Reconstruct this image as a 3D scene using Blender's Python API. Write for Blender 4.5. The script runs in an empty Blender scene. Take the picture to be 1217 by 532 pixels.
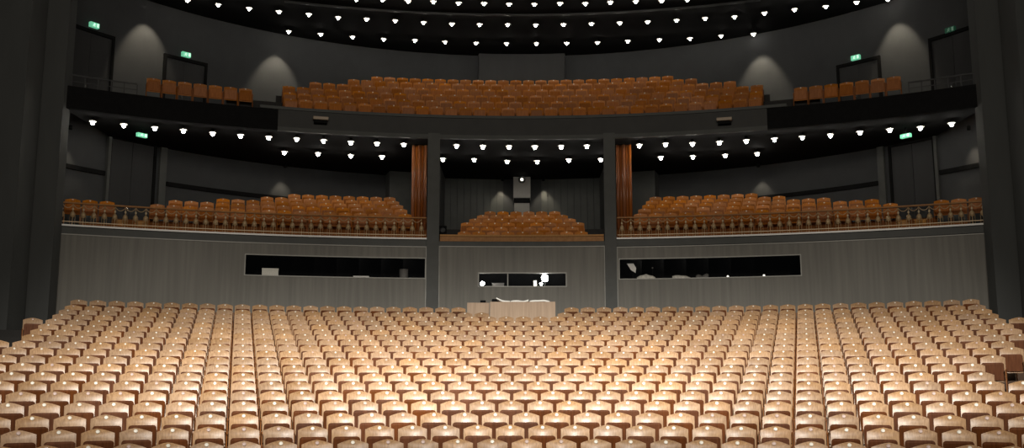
import bpy, bmesh, math, random
from mathutils import Vector, Matrix
random.seed(7)
C = bpy.context.scene.collection
PI = math.pi
R_ = math.radians
sin, cos = math.sin, math.cos

# ------------------------------------------------------------------ camera
F = 1200.0; PX0, PY0 = 608.5, 266.0
PITCH, YAW = R_(9.128), R_(0.4535)
CAM = Vector((-0.10, 0.0, 3.0))
cd = bpy.data.cameras.new('camera'); cam = bpy.data.objects.new('camera', cd); C.objects.link(cam)
cd.sensor_width = 36.0; cd.lens = 36.0 * F / 1217.0; cd.clip_end = 200
cam.location = CAM; cam.rotation_euler = (PI / 2 + PITCH, 0, YAW)
bpy.context.scene.camera = cam
FW = Vector((-sin(YAW) * cos(PITCH), cos(YAW) * cos(PITCH), sin(PITCH)))
RT = Vector((cos(YAW), sin(YAW), 0)); UP = RT.cross(FW)
def ray(px, py):
    return (FW + RT * ((px - PX0) / F) + UP * ((PY0 - py) / F))
def proj(p):
    v = Vector(p) - CAM; d = v.dot(FW)
    return PX0 + F * v.dot(RT) / d, PY0 - F * v.dot(UP) / d
class Arc:            # a vertical cylinder: the plan curve of a wall, a parapet or a seat row
    def __init__(s, D, yc): s.yc = yc; s.R = D - yc; s.D = D
    def at(s, a, z, dr=0): return Vector(((s.R + dr) * sin(a), s.yc + (s.R + dr) * cos(a), z))
    def hit(s, px, py):     # survey of the photograph: angle round the arc and height
        d = ray(px, py); ox, oy = CAM.x, CAM.y - s.yc
        A = d.x**2 + d.y**2; B = ox * d.x + oy * d.y; Cc = ox**2 + oy**2 - s.R**2
        t = (-B + math.sqrt(B * B - A * Cc)) / A
        p = CAM + d * t
        return math.atan2(p.x, p.y - s.yc), p.z
    def y(s, x): return s.yc + math.sqrt(max(s.R**2 - x * x, 0.01))
def hit_z(px, py, z):
    d = ray(px, py); return CAM + d * ((z - CAM.z) / d.z)

# ------------------------------------------------------------------ materials
def newmat(name):
    m = bpy.data.materials.new(name); m.use_nodes = True
    nt = m.node_tree; b = nt.nodes['Principled BSDF']
    return m, nt, b
def mat(name, col, rough=0.6, metal=0.0, noise=0.12, scale=(6, 6, 6), spec=0.5, bump=0.0):
    m, nt, b = newmat(name)
    b.inputs['Roughness'].default_value = rough; b.inputs['Metallic'].default_value = metal
    b.inputs['Specular IOR Level'].default_value = spec
    tc = nt.nodes.new('ShaderNodeTexCoord'); mp = nt.nodes.new('ShaderNodeMapping')
    mp.inputs['Scale'].default_value = scale
    nz = nt.nodes.new('ShaderNodeTexNoise'); nz.inputs['Scale'].default_value = 1.0; nz.inputs['Detail'].default_value = 4
    nt.links.new(tc.outputs['Object'], mp.inputs[0]); nt.links.new(mp.outputs[0], nz.inputs['Vector'])
    rp = nt.nodes.new('ShaderNodeValToRGB')
    rp.color_ramp.elements[0].position = 0.3; rp.color_ramp.elements[1].position = 0.7
    rp.color_ramp.elements[0].color = [c * (1 - noise) for c in col] + [1]
    rp.color_ramp.elements[1].color = [min(1, c * (1 + noise)) for c in col] + [1]
    nt.links.new(nz.outputs['Fac'], rp.inputs[0]); nt.links.new(rp.outputs[0], b.inputs['Base Color'])
    if bump:
        bp = nt.nodes.new('ShaderNodeBump'); bp.inputs['Strength'].default_value = bump
        nt.links.new(nz.outputs['Fac'], bp.inputs['Height']); nt.links.new(bp.outputs[0], b.inputs['Normal'])
    return m
def wood(name, ca, cb, rough=0.35, coat=0.0, island=False, grain=(38, 38, 2.2), vary=0.25, coat_rough=0.25, spec=0.25):
    m, nt, b = newmat(name)
    tc = nt.nodes.new('ShaderNodeTexCoord'); mp = nt.nodes.new('ShaderNodeMapping'); mp.inputs['Scale'].default_value = grain
    nz = nt.nodes.new('ShaderNodeTexNoise'); nz.inputs['Scale'].default_value = 1; nz.inputs['Detail'].default_value = 3
    if island:
        rn = nt.nodes.new('ShaderNodeNewGeometry').outputs['Random Per Island']
    else:
        rn = nt.nodes.new('ShaderNodeObjectInfo').outputs['Random']
    ad = nt.nodes.new('ShaderNodeVectorMath'); ad.operation = 'ADD'
    sc = nt.nodes.new('ShaderNodeMath'); sc.operation = 'MULTIPLY'; sc.inputs[1].default_value = 91
    nt.links.new(rn, sc.inputs[0]); nt.links.new(tc.outputs['Object'], mp.inputs[0])
    nt.links.new(mp.outputs[0], ad.inputs[0]); nt.links.new(sc.outputs[0], ad.inputs[1]); nt.links.new(ad.outputs[0], nz.inputs['Vector'])
    rp = nt.nodes.new('ShaderNodeValToRGB')
    rp.color_ramp.elements[0].position = 0.28; rp.color_ramp.elements[1].position = 0.72
    rp.color_ramp.elements[0].color = (*ca, 1); rp.color_ramp.elements[1].color = (*cb, 1)
    nt.links.new(nz.outputs['Fac'], rp.inputs[0])
    hs = nt.nodes.new('ShaderNodeHueSaturation')
    w = nt.nodes.new('ShaderNodeTexWhiteNoise'); w.noise_dimensions = '1D'; nt.links.new(sc.outputs[0], w.inputs['W'])
    for src, lo, hi, tgt in ((rn, 1 - vary, 1 + vary, 'Value'), (w.outputs['Value'], 0.9, 1.06, 'Saturation')):
        mr = nt.nodes.new('ShaderNodeMapRange'); mr.inputs['To Min'].default_value = lo; mr.inputs['To Max'].default_value = hi
        nt.links.new(src, mr.inputs[0]); nt.links.new(mr.outputs[0], hs.inputs[tgt])
    nt.links.new(rp.outputs[0], hs.inputs['Color']); nt.links.new(hs.outputs[0], b.inputs['Base Color'])
    b.inputs['Roughness'].default_value = rough; b.inputs['Specular IOR Level'].default_value = spec
    b.inputs['Coat Weight'].default_value = coat; b.inputs['Coat Roughness'].default_value = coat_rough
    return m
def emis(name, col, st):
    m, nt, b = newmat(name)
    b.inputs['Base Color'].default_value = (*col, 1)
    b.inputs['Emission Color'].default_value = (*col, 1); b.inputs['Emission Strength'].default_value = st
    return m
WOODA, WOODB = (0.305, 0.172, 0.084), (0.50, 0.312, 0.168)
M = {}
M['seat'] = wood('varnished_pale_wood', WOODA, WOODB, 0.42, 0.45, vary=0.14, coat_rough=0.3)
M['seat_island'] = wood('varnished_pale_wood_rows', WOODA, WOODB, 0.42, 0.45, island=True, vary=0.14, coat_rough=0.3)
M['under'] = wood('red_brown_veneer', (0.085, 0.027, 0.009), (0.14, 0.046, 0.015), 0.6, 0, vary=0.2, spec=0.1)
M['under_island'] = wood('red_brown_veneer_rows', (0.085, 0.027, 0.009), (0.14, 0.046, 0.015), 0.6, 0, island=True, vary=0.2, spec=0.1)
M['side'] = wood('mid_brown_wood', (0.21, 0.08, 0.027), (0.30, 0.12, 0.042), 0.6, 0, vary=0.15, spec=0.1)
M['bal'] = wood('seat_wood_warm_light_tint', (0.42, 0.14, 0.024), (0.60, 0.23, 0.045), 0.45, 0.0, vary=0.2, spec=0.12)  # same wood as the stalls seats, warm dim lamplight put into the colour
M['bal_under'] = wood('seat_veneer_warm_light_tint', (0.32, 0.10, 0.018), (0.46, 0.155, 0.03), 0.5, 0.0, vary=0.2, spec=0.1)  # underside and sides, tinted with the same warm light
M['disc'] = mat('pearl_number_disc', (0.93, 0.89, 0.78), 0.3, 0.0, 0.02)
M['disc_dull'] = mat('weak_glint_number_disc', (0.62, 0.47, 0.42), 0.4, 0.0, 0.05)  # copy for discs that reflect less, the weaker glint put into the colour
M['desk'] = wood('light_oak_panel', (0.35, 0.24, 0.155), (0.46, 0.33, 0.225), 0.5, 0, vary=0.05, grain=(14, 14, 0.8))
M['panel'] = mat('grey_brown_wood_wall', (0.138, 0.130, 0.108), 0.6, 0, 0.16, (9, 9, 0.35))
M['frame'] = mat('pale_grey_metal_trim', (0.21, 0.205, 0.18), 0.5, 0.2, 0.05)
M['dark'] = mat('dark_grey_plaster', (0.048, 0.048, 0.045), 0.75, 0, 0.1, (2, 2, 2))
M['fascia'] = mat('charcoal_paint', (0.075, 0.078, 0.072), 0.7, 0, 0.08, (3, 3, 3))
M['pier'] = mat('dark_slate_paint', (0.07, 0.073, 0.07), 0.75, 0, 0.08, (2, 2, 0.5))
M['backwall'] = mat('taupe_grey_plaster', (0.046, 0.048, 0.049), 0.85, 0, 0.08, (1.5, 1.5, 1.5))
M['black'] = mat('matt_black', (0.012, 0.012, 0.012), 1.0, 0, 0.1, spec=0.04)
M['ceil'] = mat('black_ceiling_paint', (0.014, 0.014, 0.014), 0.95, 0, 0.15, (1, 1, 1), spec=0.1)
M['door'] = mat('black_door_leaf', (0.022, 0.022, 0.022), 0.6, 0, 0.12, (4, 4, 0.6))
M['ledge'] = mat('white_ledge_paint', (0.92, 0.91, 0.87), 0.5, 0, 0.03)
M['rail'] = wood('brown_rail_wood', (0.33, 0.15, 0.045), (0.45, 0.22, 0.075), 0.5, 0.0, spec=0.1, vary=0.05, grain=(9, 9, 9))
M['brass'] = mat('aged_brass', (0.80, 0.66, 0.44), 0.3, 0.2, 0.12, (20, 20, 20))
M['bronze'] = mat('grey_bronze', (0.46, 0.32, 0.17), 0.45, 0.1, 0.12, (20, 20, 20))
M['silver'] = mat('polished_steel', (0.75, 0.75, 0.73), 0.2, 0.9, 0.03)
M['parti'] = wood('red_brown_partition_wood', (0.24, 0.072, 0.02), (0.36, 0.12, 0.035), 0.3, 0.2, vary=0.1, grain=(20, 20, 0.8))
M['floor'] = wood('dark_stained_floorboards', (0.055, 0.03, 0.017), (0.085, 0.046, 0.025), 0.55, 0, vary=0.02, grain=(6, 6, 6))
M['carpet'] = mat('charcoal_carpet', (0.03, 0.028, 0.026), 0.95, 0, 0.2, (60, 60, 60))
M['bulb'] = emis('glowing_bulb', (1.0, 0.95, 0.86), 46)
M['halo_disc'] = mat('cream_halo_disc', (0.5, 0.48, 0.43), 0.35, 0, 0.03)
M['lens'] = emis('projector_lens', (1.0, 0.94, 0.78), 3.0)
M['booth_lamp'] = emis('booth_work_lamp', (1.0, 0.99, 0.95), 60)
M['dim_lamp'] = emis('small_indicator_lamp', (1.0, 0.96, 0.85), 1.2)
M['green'] = emis('green_exit_face', (0.25, 0.85, 0.52), 0.5)
M['green_dim'] = emis('dim_green_exit_face', (0.03, 0.17, 0.09), 0.08)
M['pict'] = emis('white_pictogram', (0.75, 1.0, 0.85), 0.9)
M['pict_dim'] = emis('dim_white_pictogram', (0.3, 0.5, 0.38), 0.12)
M['housing'] = mat('light_grey_housing_paint', (0.36, 0.35, 0.32), 0.6, 0, 0.04)
M['box_grey'] = mat('mid_grey_box_paint', (0.16, 0.152, 0.14), 0.6, 0, 0.05)
M['paper'] = mat('white_paper', (0.9, 0.89, 0.84), 0.8, 0, 0.05)
M['carton'] = mat('off_white_carton', (0.82, 0.8, 0.71), 0.7, 0, 0.05)
M['tan'] = mat('tan_lamp_housing', (0.40, 0.31, 0.22), 0.5, 0, 0.05)
M['step'] = wood('yellow_brown_wood', (0.42, 0.20, 0.05), (0.55, 0.27, 0.075), 0.5, 0.0, vary=0.1, spec=0.1)
M['cloth'] = mat('light_grey_cloth', (0.78, 0.75, 0.66), 0.9, 0, 0.2, (14, 14, 14), bump=0.4)
g, nt, b = newmat('booth_glass')
nt.nodes.remove(b)
tr = nt.nodes.new('ShaderNodeBsdfTransparent'); gl = nt.nodes.new('ShaderNodeBsdfGlossy'); gl.inputs['Roughness'].default_value = 0.02
mx = nt.nodes.new('ShaderNodeMixShader'); mx.inputs[0].default_value = 0.05
nt.links.new(tr.outputs[0], mx.inputs[1]); nt.links.new(gl.outputs[0], mx.inputs[2])
nt.links.new(mx.outputs[0], nt.nodes['Material Output'].inputs[0]); M['glass'] = g

# ------------------------------------------------------------------ helpers
def obj(name, bm, mats, parent=None, smooth=False, kind=None):
    me = bpy.data.meshes.new(name)
    if smooth:
        for f in bm.faces: f.smooth = True
    bmesh.ops.recalc_face_normals(bm, faces=bm.faces)
    bm.to_mesh(me); bm.free()
    for k in (mats if isinstance(mats, (list, tuple)) else [mats]): me.materials.append(M[k])
    o = bpy.data.objects.new(name, me); C.objects.link(o)
    if parent: o.parent = parent
    if kind: o['kind'] = kind
    return o
def tag(o, label, cat, group=None):
    o['label'] = label; o['category'] = cat
    if group: o['group'] = group
    return o
def thing(name, label, cat, loc=(0, 0, 0), rz=0, group=None):
    o = bpy.data.objects.new(name, None); C.objects.link(o); o.empty_display_size = 0.1
    o.location = loc; o.rotation_euler = (0, 0, rz)
    return tag(o, label, cat, group)
def copy_tree(o, parent=None):
    c = o.copy(); C.objects.link(c)
    if parent: c.parent = parent
    for ch in o.children: copy_tree(ch, c)
    return c
def add_box(bm, x0, x1, y0, y1, z0, z1, mi=0, mtx=None):
    vs = [bm.verts.new(Vector(p) if mtx is None else mtx @ Vector(p)) for p in
          ((x0,y0,z0),(x1,y0,z0),(x1,y1,z0),(x0,y1,z0),(x0,y0,z1),(x1,y0,z1),(x1,y1,z1),(x0,y1,z1))]
    fs = [bm.faces.new([vs[i] for i in q]) for q in ((0,3,2,1),(4,5,6,7),(0,1,5,4),(1,2,6,5),(2,3,7,6),(3,0,4,7))]
    for f in fs: f.material_index = mi
    return fs
def bevel_all(bm, w, seg=2):
    bmesh.ops.bevel(bm, geom=list(bm.edges), offset=w, segments=seg, affect='EDGES', profile=0.5)
def add_lathe(bm, prof, n=10, mi=0, mtx=None, smooth=True):
    rings = []
    for r, z in prof:
        ring = []
        for k in range(n):
            p = Vector((r * cos(2*PI*k/n), r * sin(2*PI*k/n), z))
            ring.append(bm.verts.new(mtx @ p if mtx else p))
        rings.append(ring)
    for a, b2 in zip(rings, rings[1:]):
        for k in range(n):
            f = bm.faces.new((a[k], a[(k+1) % n], b2[(k+1) % n], b2[k])); f.material_index = mi; f.smooth = smooth
    for ring in (rings[0], rings[-1]):
        f = bm.faces.new(ring); f.material_index = mi
def add_tube(bm, pts, r, n=6, mi=0):
    pts = [Vector(p) for p in pts]; rings = []
    for i, p in enumerate(pts):
        t = (pts[min(i+1, len(pts)-1)] - pts[max(i-1, 0)]).normalized()
        u = t.cross(Vector((0, 0, 1)))
        if u.length < 1e-3: u = t.cross(Vector((0, 1, 0)))
        u.normalize(); v = t.cross(u)
        rings.append([bm.verts.new(p + u * r * cos(2*PI*k/n) + v * r * sin(2*PI*k/n)) for k in range(n)])
    for a, b2 in zip(rings, rings[1:]):
        for k in range(n):
            f = bm.faces.new((a[k], a[(k+1) % n], b2[(k+1) % n], b2[k])); f.smooth = True; f.material_index = mi
    for ring in (rings[0], rings[-1]): bm.faces.new(ring).material_index = mi
def arc_box(bm, arc, a0, a1, d0, d1, z0, z1, n=None, mi=0):      # a curved slab between radii R+d0 and R+d1
    if n is None: n = max(1, int(abs(a1 - a0) / R_(1.2)))
    z0f = z0 if callable(z0) else (lambda a: z0); z1f = z1 if callable(z1) else (lambda a: z1)
    rows = []
    for k in range(n + 1):
        a = a0 + (a1 - a0) * k / n
        rows.append([bm.verts.new(arc.at(a, z, d)) for d, z in ((d0, z0f(a)), (d1, z0f(a)), (d1, z1f(a)), (d0, z1f(a)))])
    for p, q in zip(rows, rows[1:]):
        for i in range(4):
            bm.faces.new((p[i], p[(i+1) % 4], q[(i+1) % 4], q[i])).material_index = mi
    bm.faces.new(rows[0]).material_index = mi; bm.faces.new(rows[-1]).material_index = mi
def strip_slab(bm, xs, y0, y1, z0, z1, mi=0):        # slab between two plan curves y0(x), y1(x)
    rows = []
    for x in xs:
        a, b2 = y0(x), y1(x)
        if b2 < a + 0.02: b2 = a + 0.02
        rows.append([bm.verts.new(p) for p in ((x, a, z0), (x, b2, z0), (x, b2, z1), (x, a, z1))])
    for p, q in zip(rows, rows[1:]):
        for i in range(4): bm.faces.new((p[i], p[(i+1) % 4], q[(i+1) % 4], q[i])).material_index = mi
    bm.faces.new(rows[0]).material_index = mi; bm.faces.new(rows[-1]).material_index = mi
def linspace(a, b, n): return [a + (b - a) * i / (n - 1) for i in range(n)]
ONES = 'zeroth first second third fourth fifth sixth seventh eighth ninth tenth eleventh twelfth thirteenth fourteenth fifteenth sixteenth seventeenth eighteenth nineteenth'.split()
TENS = {2: 'twent', 3: 'thirt', 4: 'fort', 5: 'fift'}
def ordw(n):
    if n < 20: return ONES[n]
    t, u = divmod(n, 10)
    return TENS[t] + ('ieth' if u == 0 else 'y-' + ONES[u])

# ------------------------------------------------------------------ plan of the hall (metres)
ROWYC = 3.657
DOT = 0.835                                  # height of the number disc above a seat's floor
ZREL = [2.477,2.244,2.057,1.868,1.675,1.491,1.314,1.137,0.949,0.779,0.589,0.412,0.228,0.058,-0.121,-0.292,-0.474,-0.65,-0.822]
ROWS = [(32.589 - 0.94634 * i, 3.0 + ZREL[i] - DOT) for i in range(19)]
FRONT = Arc(34.4, 0.7)                       # the wall behind the stalls, ledge and railing
BACK = Arc(42.0, 24.0)                       # the round wall behind both balconies
PARA = Arc(34.9, 8.0)                        # front of the upper balcony
ZSOFF = 3 + 8.66; ZCEIL = 3 + 14.09
XS = linspace(-15.9, 15.9, 65); XB = linspace(-14.5, 14.5, 61)

# ---- floor of the stalls, one terrace per row; dark carpeted aisles outside the seats
LEFT = [88, 84, 78, 72, 36, 57.5, 49, 36, 2.5, 19.5, 6.4] + [-14] * 8
RIGHT = [1155, 1158.5, 1165, 1175, 1208, 1191, 1200, 1211, 1214, 1195.5, 1173.8, 1148, 1193, 1208, 1222] + [1232] * 4
bm = bmesh.new(); bm2 = bmesh.new()
AMX = R_(46)
for i, (D, z) in enumerate(ROWS):
    arc = Arc(D, ROWYC)
    front = -0.78 if i < 18 else -5.0
    back = 0.17 if i else 1.95
    m = 0.32 / arc.R
    a0 = arc.hit(LEFT[i], 400)[0] - m; a1 = arc.hit(RIGHT[i] if i not in (10, 11) else 1210, 400)[0] + m
    arc_box(bm, arc, a0, a1, front, back, z - 0.6, z, 40)
    arc_box(bm2, arc, -AMX, a0, front, back, z - 0.9, z - 0.1, 6); arc_box(bm2, arc, a1, AMX, front, back, z - 0.9, z - 0.1, 6)
obj('floor', bm, 'floor', kind='structure'); obj('floor_aisles', bm2, 'carpet', kind='structure')

# ---- wall behind the stalls: three wood panels with openings
def panel(name, pxa, pxb, ytop, win, edges=None):
    a0 = FRONT.hit(pxa, 320)[0]; a1 = FRONT.hit(pxb, 320)[0]
    zt = FRONT.hit(*ytop)[1]; zb = 3 + 1.3
    wa0 = FRONT.hit(win[0], win[2])[0]; wa1 = FRONT.hit(win[1], win[2])[0]
    wz1 = FRONT.hit(win[4], win[2])[1]; wz0 = FRONT.hit(win[4], win[3])[1]
    bm = bmesh.new()
    arc_box(bm, FRONT, a0, a1, 0, 0.25, wz1, zt); arc_box(bm, FRONT, a0, a1, 0, 0.25, zb, wz0)
    if wa0 - a0 > 1e-4: arc_box(bm, FRONT, a0, wa0, 0, 0.25, wz0, wz1)
    if a1 - wa1 > 1e-4: arc_box(bm, FRONT, wa1, a1, 0, 0.25, wz0, wz1)
    w = obj(name, bm, 'panel', kind='structure')
    t = 0.035; e = t / FRONT.R
    bm = bmesh.new()
    arc_box(bm, FRONT, a0, a1, -0.025, 0.0, zt - t, zt)
    arc_box(bm, FRONT, a0, a0 + e, -0.025, 0.0, zb, zt - t, 1); arc_box(bm, FRONT, a1 - e, a1, -0.025, 0.0, zb, zt - t, 1)
    return a0, a1, zt, (wa0, wa1, wz0, wz1), bm
def window(n, arcw, mullions=()):
    wa0, wa1, wz0, wz1 = arcw; t = 0.035; e = t / FRONT.R
    bm = bmesh.new()
    arc_box(bm, FRONT, wa0, wa1, -0.03, 0.08, wz1 - t, wz1); arc_box(bm, FRONT, wa0, wa1, -0.03, 0.08, wz0, wz0 + t)
    for a in (wa0, wa1 - e) + tuple(m - e / 2 for m in mullions):
        arc_box(bm, FRONT, a, a + e, -0.03, 0.08, wz0 + t, wz1 - t, 1)
    w = obj('window_%d' % n, bm, 'frame', kind='structure')
    bm = bmesh.new(); arc_box(bm, FRONT, wa0 + e, wa1 - e, 0.03, 0.04, wz0 + t, wz1 - t)
    obj('glass_pane', bm, 'glass', w)
    dz0, dz1 = wz0 - 0.02, wz1 + 0.5                          # the dark booth behind
    for nm, c0, c1, r0, r1, z0, z1 in (('rear', wa0 - .004, wa1 + .004, 2.2, 2.3, dz0 - 0.6, dz1), ('top', wa0 - .004, wa1 + .004, 0.26, 2.3, dz1, dz1 + .05),
                                       ('base', wa0 - .004, wa1 + .004, 0.26, 2.3, dz0 - .65, dz0 - .6), ('left', wa0 - .008, wa0 - .004, 0.26, 2.3, dz0 - .65, dz1),
                                       ('right', wa1 + .004, wa1 + .008, 0.26, 2.3, dz0 - .65, dz1), ('bench', wa0, wa1, 0.26, 1.3, wz0 - .06, wz0 - .012)):
        bm = bmesh.new(); arc_box(bm, FRONT, c0, c1, r0, r1, z0, z1); obj('wall_booth_%s_%d' % (nm, n), bm, 'black', kind='structure')
A_L = panel('wall_back_left', 60.5, 507, (300, 287.7), (291, 506.5, 301.2, 327.3, 291))
A_C = panel('wall_back_center', 521, 719.5, (621, 292.5), (568, 673.5, 323.5, 341, 621))
A_R = panel('wall_back_right', 733, 1182, (942, 287.7), (735, 952, 301.8, 328, 952))
for k, A in enumerate((A_L, A_C, A_R)):
    obj('trim_%d' % (k + 1), A[4], 'frame', kind='structure')
window(1, A_L[3]); window(2, A_C[3], (FRONT.hit(603.5, 330)[0],)); window(3, A_R[3])

# ---- fascia, white ledge, pillars
aL, aR = FRONT.hit(64.5, 270)[0], FRONT.hit(1177.5, 270)[0]
aPL0, aPL1 = FRONT.hit(507, 300)[0], FRONT.hit(521.5, 300)[0]
aPR0, aPR1 = FRONT.hit(719, 300)[0], FRONT.hit(733, 300)[0]
zPT = A_L[2]; zLedge = FRONT.hit(506, 283)[1]; zC0 = FRONT.hit(621, 287)[1]; zC1 = FRONT.hit(621, 279.3)[1]
bm = bmesh.new()
arc_box(bm, FRONT, aL - 0.06, aPL0, -0.02, 0.4, zPT, zLedge - 0.05)
arc_box(bm, FRONT, aPR1, aR + 0.06, -0.02, 0.4, zPT, zLedge - 0.05)
arc_box(bm, FRONT, aPL1, aPR0, -0.02, 0.4, A_C[2], zC0 - 0.002)
arc_box(bm, FRONT, aL - 0.08, aL - 0.004, 0.0, 0.4, 3 + 1.0, zPT)
arc_box(bm, FRONT, aR + 0.004, aR + 0.08, 0.0, 0.4, 3 + 1.0, zPT)
obj('wall_fascia', bm, 'fascia', kind='structure')
for n, (a, b2) in enumerate(((aL, aPL0), (aPR1, aR))):
    bm = bmesh.new(); arc_box(bm, FRONT, a, b2, -0.10, 0.4, zLedge - 0.05, zLedge + 0.005)
    obj('trim_ledge_%s' % ('left', 'right')[n], bm, 'ledge', kind='structure')
for n, (a, b2) in enumerate(((aPL0, aPL1), (aPR0, aPR1))):
    bm = bmesh.new(); arc_box(bm, FRONT, a, b2, -0.16, 0.30, 3 + 1.2, ZSOFF + 0.02, 1)
    tag(obj('wall_pillar_%s' % ('left', 'right')[n], bm, 'fascia', kind='structure'), 'slim dark square pillar on the %s of the centre box' % ('left', 'right')[n], 'pillar')
# wood-faced parapet of the centre box
t = thing('box_parapet', 'low brown wooden parapet across the front of the centre box', 'parapet', (0, 0, 0))
bm = bmesh.new(); arc_box(bm, FRONT, aPL1 + .001, aPR0 - .001, -0.04, 0.25, zC0, zC1 - 0.06); obj('front_board', bm, 'rail', t)
bm = bmesh.new(); arc_box(bm, FRONT, aPL1 + .001, aPR0 - .001, -0.09, 0.30, zC1 - 0.06, zC1); obj('cap_board', bm, 'step', t)

# ---- piers at both sides
def pier(name, px0, px1, y, depth, z1, m):
    xs = []
    for px in (px0, px1):
        d = ray(px, 270); xs.append(CAM.x + d.x * (y - CAM.y) / d.y)
    bm = bmesh.new(); add_box(bm, xs[0], xs[1], y, y + depth, 0, z1)
    return obj(name, bm, m, kind='structure')
pier('wall_left', 24.5, 64.2, 30.5, 0.5, ZCEIL - 0.01, 'pier'); pier('wall_right', 1178.3, 1212, 30.5, 0.5, ZCEIL - 0.01, 'pier')
pier('wall_left_near', -90, 17, 29.3, 1.0, ZCEIL - 0.01, 'pier'); pier('wall_right_near', 1228, 1330, 29.3, 1.0, ZCEIL - 0.01, 'pier')
pier('wall_left_gap', -90, 30, 32.2, 0.2, ZCEIL - 0.01, 'black'); pier('wall_right_gap', 1200, 1330, 32.2, 0.2, ZCEIL - 0.01, 'black')

# ---- the round back wall, ceiling, balcony slabs
aB = math.asin(16.4 / BACK.R)
bm = bmesh.new(); arc_box(bm, BACK, -aB, aB, 0.0, 0.25, 3 + 3.6, ZCEIL, 70); obj('wall_back', bm, 'backwall', kind='structure')
bm = bmesh.new(); strip_slab(bm, XS, lambda x: 16.0, lambda x: BACK.y(x) + 0.2, ZCEIL, ZCEIL + 0.2); obj('ceiling', bm, 'ceil', kind='structure')
# thin concentric step on the ceiling between the lamp rings
RIM = Arc(37.0, 10.0)
bm = bmesh.new(); arc_box(bm, RIM, -R_(19), R_(19), -0.05, 0.05, ZCEIL - 0.06, ZCEIL, 30); obj('trim_ceiling', bm, 'door', kind='structure')
zUP = [PARA.hit(621, 138)[1], ZSOFF]
aP = math.asin(14.5 / PARA.R)
bm = bmesh.new(); aW0, aW1 = PARA.hit(331, 125)[0], PARA.hit(911, 125)[0]
arc_box(bm, PARA, aW0, aW1, 0, 0.18, ZSOFF, zUP[0] - 0.10, 30)
obj('wall_parapet', bm, 'dark', kind='structure')
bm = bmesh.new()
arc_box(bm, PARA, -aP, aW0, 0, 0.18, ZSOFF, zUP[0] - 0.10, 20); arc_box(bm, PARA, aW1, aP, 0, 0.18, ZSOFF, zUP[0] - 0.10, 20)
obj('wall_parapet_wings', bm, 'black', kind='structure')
for side, p0, p1 in (('left', 84, 163), ('right', 1079, 1158)):          # dark guard rails on the outer ends of the parapet
    b0, b1 = PARA.hit(p0, 105)[0], PARA.hit(p1, 105)[0]; zg = zUP[0] - 0.10
    t = thing('guard_rail', 'dark metal guard rail on the far %s end of the upper parapet' % side, 'railing')
    bm = bmesh.new(); arc_box(bm, PARA, b0, b1, 0.06, 0.10, zg + 0.36, zg + 0.40, 12); obj('top_bar', bm, 'door', t)
    bm = bmesh.new(); arc_box(bm, PARA, b0, b1, 0.065, 0.09, zg + 0.17, zg + 0.195, 12); obj('middle_bar', bm, 'door', t)
    for k in range(6):
        a = b0 + (b1 - b0) * (k + 0.02) / 5.04; bm = bmesh.new(); arc_box(bm, PARA, a, a + 0.0012, 0.062, 0.097, zg, zg + 0.36, 1); obj('post', bm, 'door', t)
bm = bmesh.new(); arc_box(bm, PARA, -R_(19.5), R_(19.5), -0.05, 0.22, zUP[0] - 0.10, zUP[0], 30)
arc_box(bm, PARA, aW0, aW1, -0.03, 0.0, ZSOFF - 0.02, ZSOFF + 0.12, 30)
obj('trim_parapet', bm, 'fascia', kind='structure')
bm = bmesh.new(); strip_slab(bm, XB, lambda x: PARA.y(x) + 0.18, lambda x: BACK.y(x), ZSOFF, ZSOFF + 0.2); obj('ceiling_soffit', bm, 'ceil', kind='structure')

# ------------------------------------------------------------------ seats
HW = 0.227                                    # half width of a backrest
def back_y(x, z):                             # front surface of the backrest (local, +y = away from the stage)
    y = -0.235 * (0.86 - z) - 0.028 * (x / HW) ** 2
    if z > 0.795: y += 8.5 * (z - 0.795) ** 2
    return y
def top_z(x): return 0.878 - 0.062 * (abs(x) / HW) ** 1.45
def add_backrest(bm, mtx=None, nx=8, nz=6, mi=0, zb=0.33):
    th = 0.024; G = []
    for side in (0, 1):
        g2 = []
        for i in range(nx + 1):
            x = -HW + 2 * HW * i / nx; zt = top_z(x); col = []
            for k in range(nz + 1):
                f = k / nz; f = 1 - (1 - f) ** 1.35
                z = zb + (zt - zb) * f
                p = Vector((x, back_y(x, z) + th * side, z))
                col.append(bm.verts.new(mtx @ p if mtx else p))
            g2.append(col)
        G.append(g2)
    fs = []
    for side, g2 in enumerate(G):
        for i in range(nx):
            for k in range(nz):
                q = (g2[i][k], g2[i+1][k], g2[i+1][k+1], g2[i][k+1])
                f = bm.faces.new(q if side == 0 else q[::-1]); f.smooth = True; f.material_index = mi
    A, B = G
    def rim(pa, pb, qa, qb):
        # separate rim vertices keep the edge crisp
        vs = [bm.verts.new(v.co) for v in (pa, pb, qb, qa)]
        f = bm.faces.new(vs); f.material_index = mi
    for i in range(nx):
        rim(A[i][nz], A[i+1][nz], B[i][nz], B[i+1][nz]); rim(A[i+1][0], A[i][0], B[i+1][0], B[i][0])
    for k in range(nz):
        rim(A[0][k], A[0][k+1], B[0][k], B[0][k+1]); rim(A[nx][k+1], A[nx][k], B[nx][k+1], B[nx][k])
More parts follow.
